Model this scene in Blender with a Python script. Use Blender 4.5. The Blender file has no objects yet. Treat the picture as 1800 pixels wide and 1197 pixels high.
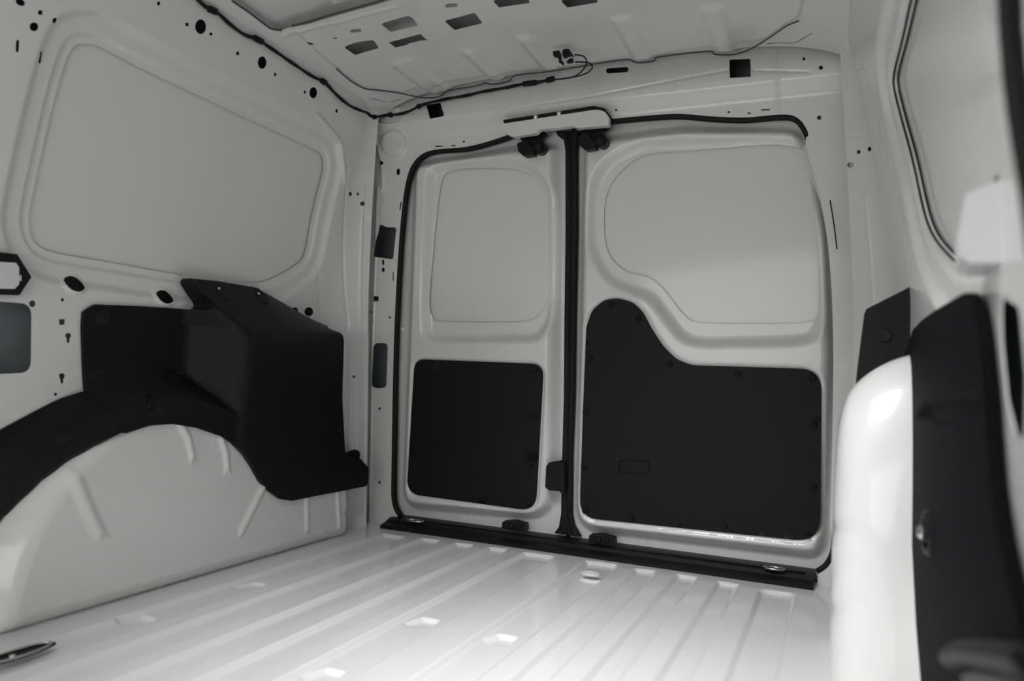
import bpy, bmesh, math, random
import numpy as np
from mathutils import Vector, Matrix
from mathutils.geometry import delaunay_2d_cdt

# ------------------------------------------------------------------ camera
CAMH = 0.47
CX, CY = 900.0, 598.5
_vy = np.array([1475.0, 685.0]); _vx = np.array([-2100.0, 535.0]); _c = np.array([CX, CY])
FPX = math.sqrt(-float((_vy - _c) @ (_vx - _c)))
def _n(v): return v / np.linalg.norm(v)
_Y = _n(np.array([*(_vy - _c), FPX])); _X = -_n(np.array([*(_vx - _c), FPX])); _X = _n(_X - (_X @ _Y) * _Y)
_Z = _n(np.cross(_Y, _X))
if _Z[1] > 0: _Z = -_Z
R = np.array([_X, _Y, _Z])               # world = R @ (right, down, forward)
CAM = np.array([0, 0, CAMH])

scene = bpy.context.scene
cam_d = bpy.data.cameras.new('camera'); cam = bpy.data.objects.new('camera', cam_d)
scene.collection.objects.link(cam); scene.camera = cam
cam_d.sensor_width = 36.0; cam_d.lens = FPX / 1800 * 36.0
cam_d.clip_start = 0.02
right = R @ np.array([1, 0, 0]); up = R @ np.array([0, -1, 0]); back = R @ np.array([0, 0, -1])
M4 = Matrix(((right[0], up[0], back[0], 0), (right[1], up[1], back[1], 0), (right[2], up[2], back[2], CAMH), (0, 0, 0, 1)))
cam.matrix_world = M4
cam_d.dof.use_dof = True; cam_d.dof.focus_distance = 2.0; cam_d.dof.aperture_fstop = 3.2

# ------------------------------------------------------------------ light and exposure
scene.view_settings.view_transform = 'Standard'; scene.view_settings.look = 'None'
scene.view_settings.gamma = 1.0; scene.view_settings.use_curve_mapping = False
scene.view_settings.exposure = 0.0
world = bpy.data.worlds.new('world'); scene.world = world; world.use_nodes = True
bg = world.node_tree.nodes['Background']
bg.inputs['Color'].default_value = (0.78, 0.89, 1.0, 1); bg.inputs['Strength'].default_value = 0.26
def area(name, loc, target, sx, sy, power, col=(1, 1, 1)):
    l = bpy.data.lights.new(name, 'AREA'); l.shape = 'RECTANGLE'; l.size = sx; l.size_y = sy; l.energy = power; l.color = col
    o = bpy.data.objects.new(name, l); scene.collection.objects.link(o); o.location = loc
    o.rotation_euler = (Vector(target) - Vector(loc)).to_track_quat('-Z', 'Y').to_euler(); return o
# added area lights, all unseen: overhead beam, front fill, side door light
lamp = area('floor_beam_fill', (-0.50, 0.50, 1.24), (-0.33, 1.12, 0.0), 0.5, 0.4, 5.4, (0.96, 0.97, 1.0)); lamp.data.spread = math.radians(76)  # added overhead beam brightening the floor and right wheel arch
area('front_fill', (-0.62, -0.66, 0.55), (-0.72, 1.7, 1.35), 1.1, 0.8, 9.9, (1.0, 0.992, 0.955))  # added fill for the rear doors, left wall and ceiling
area('side_door_light', (1.6, -0.3, 1.6), (-0.9, 0.5, 0.5), 1.4, 1.2, 2, (1.0, 0.98, 0.91))  # added area light aimed in through the open sliding door

# ------------------------------------------------------------------ helpers
C = scene.collection
def mat(name, col, rough=0.5, metal=0.0, coat=0.0, coat_r=0.08, bump=0.0, bscale=200.0, spec=0.5, vary=0.0):
    m = bpy.data.materials.new(name); m.use_nodes = True; nt = m.node_tree
    b = nt.nodes['Principled BSDF']
    b.inputs['Base Color'].default_value = (*col, 1); b.inputs['Roughness'].default_value = rough
    b.inputs['Metallic'].default_value = metal; b.inputs['Coat Weight'].default_value = coat
    b.inputs['Coat Roughness'].default_value = coat_r; b.inputs['Specular IOR Level'].default_value = spec
    tc = nt.nodes.new('ShaderNodeTexCoord'); nz = nt.nodes.new('ShaderNodeTexNoise')
    nz.inputs['Scale'].default_value = bscale; nz.inputs['Detail'].default_value = 3
    nt.links.new(tc.outputs['Object'], nz.inputs['Vector'])
    if bump > 0:
        bp = nt.nodes.new('ShaderNodeBump'); bp.inputs['Strength'].default_value = bump; bp.inputs['Distance'].default_value = 0.001
        nt.links.new(nz.outputs['Fac'], bp.inputs['Height']); nt.links.new(bp.outputs['Normal'], b.inputs['Normal'])
    if vary > 0:
        n2 = nt.nodes.new('ShaderNodeTexNoise'); n2.inputs['Scale'].default_value = 2.5
        nt.links.new(tc.outputs['Object'], n2.inputs['Vector'])
        mx = nt.nodes.new('ShaderNodeMix'); mx.data_type = 'RGBA'
        mx.inputs['A'].default_value = (*[c * (1 - vary) for c in col], 1); mx.inputs['B'].default_value = (*[min(1, c * (1 + vary)) for c in col], 1)
        nt.links.new(n2.outputs['Fac'], mx.inputs['Factor']); nt.links.new(mx.outputs['Result'], b.inputs['Base Color'])
    return m
PAINT = mat('white_paint', (0.70, 0.70, 0.675), 0.36, coat=0.55, coat_r=0.10, bump=0.02, bscale=60, vary=0.015)
FLOORP = mat('floor_paint', (0.72, 0.72, 0.71), 0.30, coat=0.6, coat_r=0.12, bump=0.015, bscale=40, vary=0.015)
SKIN = mat('primer_grey', (0.33, 0.37, 0.39), 0.35, coat=0.2, bump=0.02, bscale=50, vary=0.04)
BLACK = mat('black_plastic', (0.009, 0.009, 0.0095), 0.45, bump=0.2, bscale=900, spec=0.15)
NEARB = mat('black_plastic_dimmed', (0.0065, 0.0065, 0.008), 0.65, bump=0.25, bscale=900, spec=0.02)  # same plastic as the other linings, darkened against bounced light
BOARD = mat('black_panel_board', (0.010, 0.010, 0.0115), 0.5, bump=0.2, bscale=700, spec=0.15)
RUBBER = mat('black_rubber', (0.008, 0.008, 0.009), 0.6, bump=0.1, bscale=500, spec=0.25)
WIRE = mat('black_tape', (0.008, 0.008, 0.008), 0.65, bump=0.3, bscale=600, spec=0.25)
GAPSHADE = mat('gap_shade', (0.06, 0.06, 0.06), 0.7, bump=0.2, bscale=400)  # dark tone standing for the shade in the ceiling gaps
CHROME = mat('chrome', (0.55, 0.55, 0.54), 0.2, metal=1.0, bump=0.05, bscale=100)
WPLAST = mat('white_plastic', (0.66, 0.66, 0.68), 0.35, bump=0.05, bscale=300)
ZINC = mat('zinc_screw', (0.5, 0.46, 0.38), 0.35, metal=0.8, bump=0.1, bscale=300)

def link(name, me, m, parent=None, smooth=True):
    if smooth is not None:
        me.polygons.foreach_set('use_smooth', [smooth] * len(me.polygons))
    if m is not None and not me.materials: me.materials.append(m)
    o = bpy.data.objects.new(name, me); C.objects.link(o)
    if parent is not None:
        o.parent = parent
        o.matrix_parent_inverse = parent.matrix_world.inverted()
    return o
def tag(o, label, cat, group=None, kind=None):
    o['label'] = label; o['category'] = cat
    if group: o['group'] = group
    if kind: o['kind'] = kind
    return o
def struct(o): o['kind'] = 'structure'; return o
def empty(name, loc):
    o = bpy.data.objects.new(name, None); o.location = loc; C.objects.link(o); o.matrix_world = Matrix.Translation(Vector(loc)); return o
def cr(ox, oy, s, pts): return [(ox + x / s, oy + y / s) for x, y in pts]

def proj(P):
    q = (np.asarray(P) - CAM) @ R
    return np.stack([CX + FPX * q[..., 0] / q[..., 2], CY + FPX * q[..., 1] / q[..., 2]], -1)
def ray(px):
    px = np.atleast_2d(np.array(px, float)); d = np.stack([px[:, 0] - CX, px[:, 1] - CY, np.full(len(px), FPX)], 1)
    return d @ R.T
def on_x(px, x): d = ray(px); return CAM + d * (np.broadcast_to(np.asarray(x, float), (len(d),)) / d[:, 0])[:, None]
def on_y(px, y): d = ray(px); return CAM + d * (np.broadcast_to(np.asarray(y, float), (len(d),)) / d[:, 1])[:, None]
def on_z(px, z): d = ray(px); return CAM + d * ((z - CAMH) / d[:, 2])[:, None]

class Surf:
    """a base surface: f(u,v)->(N,3); inward = unit vector field pointing into the load space"""
    def __init__(s, f, ur, vr, sign): s.f = f; s.ur = ur; s.vr = vr; s.sign = sign
    def P(s, uv): return s.f(uv[:, 0], uv[:, 1])
    def N(s, uv):
        e = 1e-3; a = s.f(uv[:, 0] + e, uv[:, 1]) - s.f(uv[:, 0] - e, uv[:, 1]); b = s.f(uv[:, 0], uv[:, 1] + e) - s.f(uv[:, 0], uv[:, 1] - e)
        n = np.cross(a, b) * s.sign; return n / np.linalg.norm(n, axis=1)[:, None]
    def unp(s, px):
        px = np.atleast_2d(np.array(px, float))
        U, V = np.meshgrid(np.linspace(*s.ur, 70), np.linspace(*s.vr, 60)); g = np.stack([U.ravel(), V.ravel()], 1)
        G = s.P(g); dep = ((G - CAM) @ R)[:, 2]; ok = dep > 0.1; g = g[ok]; pg = proj(G[ok])
        idx = np.argmin(((px[:, None, :] - pg[None]) ** 2).sum(-1), 1); uv = g[idx].copy(); e = 1e-4
        for _ in range(14):
            p0 = proj(s.P(uv)); pu = (proj(s.P(uv + [e, 0])) - p0) / e; pv = (proj(s.P(uv + [0, e])) - p0) / e
            det = pu[:, 0] * pv[:, 1] - pu[:, 1] * pv[:, 0]; det[np.abs(det) < 1e-9] = 1e-9; r = px - p0
            du = (r[:, 0] * pv[:, 1] - r[:, 1] * pv[:, 0]) / det; dv = (pu[:, 0] * r[:, 1] - pu[:, 1] * r[:, 0]) / det
            uv += np.clip(np.stack([du, dv], 1), -0.1, 0.1)
        return uv

def roundpoly(pts, r=0.02, n=6):
    """closed polygon with rounded corners; r scalar or per-vertex list"""
    pts = [np.array(p, float) for p in pts]; N = len(pts); out = []
    rs = [r] * N if np.isscalar(r) else r
    for i in range(N):
        p, a, b = pts[i], pts[i - 1], pts[(i + 1) % N]; da, db = a - p, b - p; la, lb = np.linalg.norm(da), np.linalg.norm(db)
        if la < 1e-9 or lb < 1e-9: continue
        da /= la; db /= lb; ang = math.acos(max(-1, min(1, float(da @ db))))
        if ang > 3.05 or rs[i] <= 0: out.append(p); continue
        t = min(rs[i] / math.tan(ang / 2), la * 0.49, lb * 0.49); s0, s1 = p + da * t, p + db * t
        for k in range(n + 1):
            w = k / n; out.append((1 - w) ** 2 * s0 + 2 * w * (1 - w) * p + w * w * s1)
    return np.array(out)
def catmull(pts, closed=True, n=6):
    P = np.array(pts, float); N = len(P); out = []
    rng = range(N) if closed else range(N - 1)
    for i in rng:
        if closed: a, b, c, d = P[i - 1], P[i], P[(i + 1) % N], P[(i + 2) % N]
        else: a, b, c, d = P[max(i - 1, 0)], P[i], P[i + 1], P[min(i + 2, N - 1)]
        for k in range(n):
            t = k / n; out.append(0.5 * ((2 * b) + (-a + c) * t + (2 * a - 5 * b + 4 * c - d) * t * t + (-a + 3 * b - 3 * c + d) * t ** 3))
    if not closed: out.append(P[-1])
    return np.array(out)
def resample(poly, step, closed=True):
    P = np.array(poly, float)
    Q = np.vstack([P, P[:1]]) if closed else P
    L = np.r_[0, np.cumsum(np.linalg.norm(np.diff(Q, axis=0), axis=1))]; n = max(6, int(L[-1] / step))
    t = np.linspace(0, L[-1], n + (0 if closed else 1), endpoint=not closed)
    return np.stack([np.interp(t, L, Q[:, k]) for k in range(Q.shape[1])], 1)
def area2(P): return 0.5 * float(np.sum(P[:, 0] * np.roll(P[:, 1], -1) - np.roll(P[:, 0], -1) * P[:, 1]))
def offset(poly, d):
    """offset closed polygon outward by d (d<0 inward)"""
    P = np.array(poly, float); s = 1 if area2(P) > 0 else -1
    t = np.roll(P, -1, 0) - np.roll(P, 1, 0); t /= (np.linalg.norm(t, axis=1)[:, None] + 1e-12)
    return P + s * d * np.stack([t[:, 1], -t[:, 0]], 1)
def inside(Q, P):
    x, y = Q[:, 0][:, None], Q[:, 1][:, None]; a = P; b = np.roll(P, -1, 0)
    c = ((a[:, 1] > y) != (b[:, 1] > y)) & (x < (b[:, 0] - a[:, 0]) * (y - a[:, 1]) / (b[:, 1] - a[:, 1] + 1e-15) + a[:, 0])
    return (c.sum(1) % 2) == 1
def segdist(Q, a, b):
    ab = b - a; t = np.clip(((Q[:, None, :] - a) * ab).sum(-1) / ((ab * ab).sum(-1) + 1e-15), 0, 1)
    return np.sqrt((((a + t[..., None] * ab) - Q[:, None, :]) ** 2).sum(-1)).min(1)
def sdf(Q, P):
    d = np.empty(len(Q)); ins = np.empty(len(Q), bool)
    for i in range(0, len(Q), 4000):
        q = Q[i:i + 4000]; d[i:i + 4000] = segdist(q, P, np.roll(P, -1, 0)); ins[i:i + 4000] = inside(q, P)
    return np.where(ins, -d, d)
def sstep(x): x = np.clip(x, 0, 1); return x * x * (3 - 2 * x)

class Step:
    """inside poly the sheet moves by h along the inward normal (h<0 recess); slope width w measured inward from the contour"""
    def __init__(s, poly, h, w, step=0.012): s.p = resample(poly, step); s.h = h; s.w = w
    def __call__(s, uv):
        lo, hi = s.p.min(0), s.p.max(0); r = np.zeros(len(uv)); m = ((uv > lo - 1e-6) & (uv < hi + 1e-6)).all(1)
        if m.any(): r[m] = s.h * sstep(-sdf(uv[m], s.p) / s.w)
        return r
    def rings(s): return [offset(s.p, 0.003)] + [offset(s.p, -s.w * k) for k in (0, .2, .4, .6, .8, 1.0)] + [offset(s.p, -s.w - 0.004)]
class Ridge:
    """a rounded ridge (h>0) or groove along an open path"""
    def __init__(s, path, h, w, step=0.008): s.p = resample(path, step, False); s.h = h; s.w = w
    def __call__(s, uv):
        lo, hi = s.p.min(0) - s.w, s.p.max(0) + s.w; r = np.zeros(len(uv)); m = ((uv > lo) & (uv < hi)).all(1)
        if m.any():
            d = segdist(uv[m], s.p[:-1], s.p[1:]); r[m] = s.h * sstep(1 - d / s.w)
        return r
    def rings(s):
        t = np.gradient(s.p, axis=0); t /= (np.linalg.norm(t, axis=1)[:, None] + 1e-12); nn = np.stack([t[:, 1], -t[:, 0]], 1)
        return [s.p + nn * s.w * k for k in (-1.1, -1, -.7, -.4, 0, .4, .7, 1, 1.1)]

def panel(name, surf, outer, holes=(), feats=(), m=PAINT, parent=None, g=0.03, rim=0.006, extra=None, ostep=0.012, hstep=0.006, base=0.0, rimto=None):
    """a pressed sheet: constrained triangulation of the outline with its holes, pressed by the features, with returned edges"""
    loops = [resample(outer, ostep)] + [np.array(h) if len(h) < 20 else resample(h, hstep) for h in holes]
    lo, hi = loops[0].min(0), loops[0].max(0)
    U, V = np.meshgrid(np.arange(lo[0] + g / 2, hi[0], g), np.arange(lo[1] + g / 2, hi[1], g)); pts = [np.stack([U.ravel(), V.ravel()], 1)]
    for f in feats: pts += f.rings()
    for h in loops[1:]: pts.append(offset(h, 0.004))
    if extra is not None: pts.append(extra)
    Q = np.vstack(pts); keep = inside(Q, loops[0])
    Q = Q[keep]
    for L in loops: Q = Q[segdist_big(Q, L) > 0.0012]
    for h in loops[1:]:
        lo2, hi2 = h.min(0), h.max(0); mm = ((Q > lo2) & (Q < hi2)).all(1)
        if mm.any():
            bad = np.zeros(len(Q), bool); bad[mm] = inside(Q[mm], h); Q = Q[~bad]
    # thin out near-duplicate points
    key = np.round(Q / 0.0018).astype(np.int64); _, ix = np.unique(key[:, 0] * 1000003 + key[:, 1], return_index=True); Q = Q[np.sort(ix)]
    allp = list(loops[0]); edges = []; st = 0
    for k, L in enumerate(loops):
        if k: allp += list(L)
        n = len(L); edges += [(st + i, st + (i + 1) % n) for i in range(n)]; st += n
    allp += list(Q)
    vs, es, fs, ov, oe, of = delaunay_2d_cdt([Vector((float(p[0]), float(p[1]))) for p in allp], edges, [], 0, 1e-6)
    uv = np.array([(v.x, v.y) for v in vs]); F = np.array([f for f in fs if len(f) == 3])
    cen = uv[F].mean(1); ok = np.zeros(len(F), bool)
    for i in range(0, len(F), 20000): ok[i:i + 20000] = inside(cen[i:i + 20000], loops[0])
    for h in loops[1:]:
        lo2, hi2 = h.min(0), h.max(0); mm = ((cen > lo2) & (cen < hi2)).all(1)
        if mm.any(): t = np.zeros(len(F), bool); t[mm] = inside(cen[mm], h); ok &= ~t
    F = F[ok]
    def disp(q):
        d = np.full(len(q), base)
        for f in feats: d = d + f(q)
        return d
    def place(q, extra_d=0.0): return surf.P(q) + surf.N(q) * (disp(q) + extra_d)[:, None]
    P = place(uv)
    # orient faces toward the load space
    n = np.cross(P[F[:, 1]] - P[F[:, 0]], P[F[:, 2]] - P[F[:, 0]]); nn = surf.N(uv[F].mean(1)); flip = (n * nn).sum(1) < 0
    F[flip] = F[flip][:, ::-1]
    verts = [P]; faces = [F.tolist()]; st = len(P)
    if rim > 0 or rimto is not None:
        for li, L in enumerate(loops):
            a = place(L)
            if rimto is not None: b = rimto(L, a)
            else: b = place(L, -rim if li == 0 else -min(rim, 0.0015))
            k = len(L); verts += [a, b]
            faces.append([(st + i, st + (i + 1) % k, st + k + (i + 1) % k, st + k + i) for i in range(k)]); st += 2 * k
    V = np.vstack(verts); FF = [tuple(f) for fl in faces for f in fl]
    me = bpy.data.meshes.new(name); me.from_pydata(V.tolist(), [], FF); me.update()
    return link(name, me, m, parent)
def segdist_big(Q, L):
    out = np.empty(len(Q)); b = np.roll(L, -1, 0)
    for i in range(0, len(Q), 3000): out[i:i + 3000] = segdist(Q[i:i + 3000], L, b)
    return out

def ell(cx, cy, rx, ry=None, rot=0, n=14):
    ry = ry or rx; a = np.linspace(0, 2 * np.pi, n, endpoint=False); c, s = math.cos(math.radians(rot)), math.sin(math.radians(rot))
    x, y = rx * np.cos(a), ry * np.sin(a); return np.stack([cx + c * x - s * y, cy + s * x + c * y], 1)
def sq(cx, cy, r): return np.array([(cx - r, cy - r), (cx + r, cy - r), (cx + r, cy + r), (cx - r, cy + r)], float)
def slot(cx, cy, rx, ry, rot=0, n=8):
    r = min(rx, ry); pts = []
    for sx, sy, a0 in ((1, 1, 0), (-1, 1, 90), (-1, -1, 180), (1, -1, 270)):
        for k in range(4):
            a = math.radians(a0 + 30 * k); pts.append(((rx - r) * sx + r * math.cos(a), (ry - r) * sy + r * math.sin(a)))
    c, s = math.cos(math.radians(rot)), math.sin(math.radians(rot)); return np.array([(cx + c * x - s * y, cy + s * x + c * y) for x, y in pts])
def keyhole(cx, cy, s=1.0):
    p = [(0, -9), (3, -8.4), (5, -6), (5.4, -3.5), (4.5, -1), (2.8, 1), (2.8, 7), (1.4, 9), (-1.4, 9), (-2.8, 7), (-2.8, 1), (-4.5, -1), (-5.4, -3.5), (-5, -6), (-3, -8.4)]
    return np.array([(cx + x * s, cy + y * s) for x, y in p])

def tube(name, path, r, m, parent=None, n=8, closed=False, flat=1.0, caps=True, flatdir=None):
    P = np.array(path, float); k = len(P); radii = np.broadcast_to(np.asarray(r, float), (k,))
    T = np.gradient(P, axis=0) if not closed else np.roll(P, -1, 0) - np.roll(P, 1, 0)
    T /= (np.linalg.norm(T, axis=1)[:, None] + 1e-12)
    ref = np.array(flatdir if flatdir is not None else (0.13, 0.31, 0.94)); V = []
    for i in range(k):
        a = np.cross(T[i], ref); a /= np.linalg.norm(a) + 1e-9; b = np.cross(T[i], a)
        for j in range(n):
            t = 2 * math.pi * j / n; V.append(P[i] + radii[i] * (math.cos(t) * a + flat * math.sin(t) * b))
    F = []
    for i in range(k if closed else k - 1):
        for j in range(n):
            F.append((i * n + j, i * n + (j + 1) % n, ((i + 1) % k) * n + (j + 1) % n, ((i + 1) % k) * n + j))
    if caps and not closed: F += [tuple(range(n))[::-1], tuple((k - 1) * n + j for j in range(n))]
    me = bpy.data.meshes.new(name); me.from_pydata([tuple(v) for v in V], [], F); me.update()
    return link(name, me, m, parent)

def bmobj(name, bm, m, parent=None, smooth=False, bevel=0.0, seg=2):
    if bevel > 0:
        es = [e for e in bm.edges if len(e.link_faces) == 2 and e.calc_face_angle(0) > 0.5]
        bmesh.ops.bevel(bm, geom=es, offset=bevel, segments=seg, affect='EDGES', profile=0.6, clamp_overlap=True)
    bmesh.ops.recalc_face_normals(bm, faces=bm.faces)
    me = bpy.data.meshes.new(name); bm.to_mesh(me); bm.free()
    o = link(name, me, m, parent, smooth)
    return o
def frame(origin, n, upv=(0, 0, 1)):
    n = Vector(n).normalized(); u = Vector(upv); x = u.cross(n).normalized(); y = n.cross(x)
    return Matrix(((x.x, y.x, n.x, origin[0]), (x.y, y.y, n.y, origin[1]), (x.z, y.z, n.z, origin[2]), (0, 0, 0, 1)))
def add_prism(bm, poly, h0, h1, M=Matrix()):
    """polygon (2D, in the local xy plane) extruded from h0 to h1 along local z"""
    a = [bm.verts.new(M @ Vector((p[0], p[1], h0))) for p in poly]; b = [bm.verts.new(M @ Vector((p[0], p[1], h1))) for p in poly]
    n = len(poly); bm.faces.new(a[::-1]); bm.faces.new(b)
    for i in range(n): bm.faces.new((a[i], a[(i + 1) % n], b[(i + 1) % n], b[i]))
def add_lathe(bm, prof, M=Matrix(), n=16):
    """profile [(r,z)] spun about local z"""
    rings = []
    for r, z in prof:
        rings.append([bm.verts.new(M @ Vector((r * math.cos(2 * math.pi * k / n), r * math.sin(2 * math.pi * k / n), z))) for k in range(n)] if r > 1e-6 else [bm.verts.new(M @ Vector((0, 0, z)))])
    for a, b in zip(rings, rings[1:]):
        for k in range(n):
            k2 = (k + 1) % n
            if len(a) == 1 and len(b) > 1: bm.faces.new((a[0], b[k], b[k2]))
            elif len(b) == 1 and len(a) > 1: bm.faces.new((a[k], a[k2], b[0]))
            elif len(a) > 1: bm.faces.new((a[k], a[k2], b[k2], b[k]))
def add_box(bm, c, s, M=Matrix()):
    x, y, z = s[0] / 2, s[1] / 2, s[2] / 2
    add_prism(bm, [(c[0] - x, c[1] - y), (c[0] + x, c[1] - y), (c[0] + x, c[1] + y), (c[0] - x, c[1] + y)], c[2] - z, c[2] + z, M)

# ------------------------------------------------------------------ base surfaces
XM = -0.63                                   # middle of the van
def yr(z): return 1.98 - 0.072 * (np.asarray(z) - 0.05)         # rear plane leans forward
def wall_x(z):
    z = np.asarray(z, float); t = np.clip((z - 0.62) / 0.62, 0, 2); return -1.37 + 0.092 * t ** 1.4
_pu = np.array([-2, 1.72, 1.80, 1.86, 1.91, 1.96, 2.02]); _px = np.array([0, 0, 0.006, 0.028, 0.058, 0.088, 0.124]); _py = np.array([-2, 1.72, 1.80, 1.855, 1.90, 1.935, 1.955])
def _plan(u):
    us = np.linspace(-0.02, 0.02, 5); X = 0; Y = 0
    for d in us: X = X + np.interp(u + d, _pu, _px); Y = Y + np.interp(u + d, _pu, _py)
    return X / 5, Y / 5
def f_left(u, v, share=0.2):
    dx, yy = _plan(u); k = sstep((u - 1.72) / 0.26); lean = -0.072 * (v - 0.05) * k
    taper = 0.018 * np.clip((u - 0.9), 0, 2) * np.clip((v - 0.62) / 0.6, 0, 1)
    return np.stack([wall_x(v) * (1 - k) + (wall_x(v) * share - 1.37 * (1 - share)) * k + dx + taper, yy + lean, v], -1)
LEFT = Surf(f_left, (0.3, 2.0), (-0.05, 1.32), 1)
def f_right(u, v): P = f_left(u, v, 0.2); P[..., 0] = 2 * XM - P[..., 0]; return P
RIGHT = Surf(f_right, (0.5, 2.0), (-0.05, 1.32), -1)
# inward directions
if LEFT.N(np.array([[1.0, 0.5]]))[0, 0] < 0: LEFT.sign *= -1
if RIGHT.N(np.array([[1.0, 0.5]]))[0, 0] > 0: RIGHT.sign *= -1
def f_rear(u, v): return np.stack([u, yr(v), v], -1)
REAR = Surf(f_rear, (-1.5, 0.3), (-0.1, 1.4), 1)
if REAR.N(np.array([[0.0, 0.5]]))[0, 1] > 0: REAR.sign *= -1
def zc(x): t = np.abs((np.asarray(x) - XM) / 0.64); return 1.325 - 0.03 * t ** 2 - 0.045 * t ** 8
def f_ceil(u, v): return np.stack([u, v, zc(u) - 0.02 * np.clip(v - 1.2, 0, 2)], -1)
CEIL = Surf(f_ceil, (-1.25, 0.0), (0.3, 1.95), 1)
if CEIL.N(np.array([[-0.6, 1.0]]))[0, 2] > 0: CEIL.sign *= -1
def f_floor(u, v): return np.stack([u, v, 0 * u], -1)
FLOOR = Surf(f_floor, (-1.4, 0.1), (0.5, 2.0), 1)

# ------------------------------------------------------------------ floor
corner = cr(640, 880, 3.776, [(130, 215), (385, 245), (612, 275), (832, 303), (1058, 338), (1470, 393)]) + cr(1000, 900, 3.6, [(425, 345), (672, 385), (932, 430), (1200, 480)])
endp = cr(640, 880, 3.776, [(290, 240), (535, 262), (755, 292), (978, 322), (1290, 368), (1712, 425)]) + cr(1000, 900, 3.6, [(570, 378), (825, 410), (1088, 455), (1450, 515)])
ca = on_z(corner, -0.0); ce = on_z(endp, -0.0)
floor_feats = []
for a, e in zip(ca, ce):
    xa, xe, ye = a[0], max(e[0], a[0] + 0.05), 0.5 * (a[1] + e[1])
    floor_feats.append(Step(roundpoly([(xa, -0.65), (xe, -0.65), (xe, ye), (xa, ye)], 0.008, 3), -0.009, 0.014, 0.03))
for px in [(742, 1085), (878, 1115), (568, 1176), (240, 1082), (440, 1022)]:
    c = on_z([px], 0.0)[0]
    floor_feats.append(Step(roundpoly([(c[0] - .032, c[1] - .035), (c[0] + .03, c[1] - .025), (c[0] + .03, c[1] + .03), (c[0] - .015, c[1] + .03)], 0.012, 4), -0.007, 0.012, 0.008))
c = on_z([(1038, 1014)], 0)[0]; ring_pos = c
floor_feats.append(Step(resample(ell(c[0], c[1], 0.03, 0.022, n=24), 0.006), 0.005, 0.008, 0.006))
sill_y = 1.945
gx = list(np.arange(-1.33, 0.07, 0.02)); gy = list(np.arange(-0.7, 0.7, 0.05)) + list(np.arange(0.7, 1.9, 0.015)) + [sill_y + 0.05]
for f in floor_feats:
    lo, hi = f.p.min(0), f.p.max(0); big_ = hi[1] - lo[1] > 0.3
    for b, sg in ((lo[0], 1), (hi[0], -1)): gx += [b + sg * f.w * k for k in (-.1, 0, .15, .3, .5, .7, .85, 1, 1.1)]
    for b, sg in (((hi[1], -1),) if big_ else ((lo[1], 1), (hi[1], -1))): gy += [b + sg * f.w * k for k in (-.1, 0, .15, .3, .5, .7, .85, 1, 1.1)]
    if not big_: gx += list(np.arange(lo[0], hi[0], 0.003)); gy += list(np.arange(lo[1], hi[1], 0.003))
def uniq(a, e=0.0009):
    a = sorted(a); o_ = [a[0]]
    for v in a[1:]:
        if v - o_[-1] > e: o_.append(v)
    return np.array(o_)
gx, gy = uniq(gx), uniq(gy); U, V = np.meshgrid(gx, gy); uvf = np.stack([U.ravel(), V.ravel()], 1)
zf = sum(f(uvf) for f in floor_feats); nx = len(gx)
me = bpy.data.meshes.new('floor'); me.from_pydata(np.column_stack([uvf, zf]).tolist(), [], [(j * nx + i, j * nx + i + 1, (j + 1) * nx + i + 1, (j + 1) * nx + i) for j in range(len(gy) - 1) for i in range(nx - 1)]); me.update()
floor_o = link('floor', me, FLOORP)
struct(floor_o)

# ------------------------------------------------------------------ left wall with its wheel arch
archpoly = [(0.775, -0.06)] + [(1.22 + 0.455 * math.cos(a), 0.0 + 0.455 * math.sin(a)) for a in np.linspace(math.pi, math.pi * 0.5, 14)] + [(1.40, 0.40), (1.52, 0.30), (1.82, 0.28), (1.86, 0.10), (1.86, -0.06)]
arch_l = Step(archpoly, 0.105, 0.085, 0.02)
def ridgepx(pts, h=0.006, w=0.012, lift=0.1): return Ridge(on_x(pts, -1.27)[:, 1:], h, w)
arch_feats = [ridgepx([(312, 742), (328, 770), (334, 800)]), ridgepx([(384, 768), (394, 795), (396, 825)]), ridgepx([(462, 850), (440, 895), (420, 935)], 0.007, 0.014),
              ridgepx([(125, 830), (145, 880), (172, 940)], 0.006, 0.018), ridgepx([(536, 870), (537, 930)], 0.005, 0.012), ridgepx([(592, 862), (596, 925)], 0.005, 0.012)]
win_px = cr(0, 0, 2.993, [(420, 245), (470, 232), (540, 240), (620, 280), (750, 350), (1000, 470), (1400, 660), (1680, 790), (1722, 830), (1728, 900), (1700, 1010)]) + \
    [(557, 385), (547, 440), (535, 463), (490, 490), (455, 498), (400, 494), (300, 480), (200, 462), (105, 445), (72, 428), (62, 400), (62, 375), (75, 310), (100, 200), (125, 110)]
winL = LEFT.unp(win_px); winL = resample(catmull(winL, True, 4), 0.01)
def grow(poly, d, n=4):
    for _ in range(n): poly = resample(offset(poly, d / n), 0.012)
    return poly
w_steps = [Step(grow(winL, 0.022), -0.006, 0.010), Step(grow(winL, 0.062), -0.012, 0.018)]
LH = lambda px: LEFT.unp(px)
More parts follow.
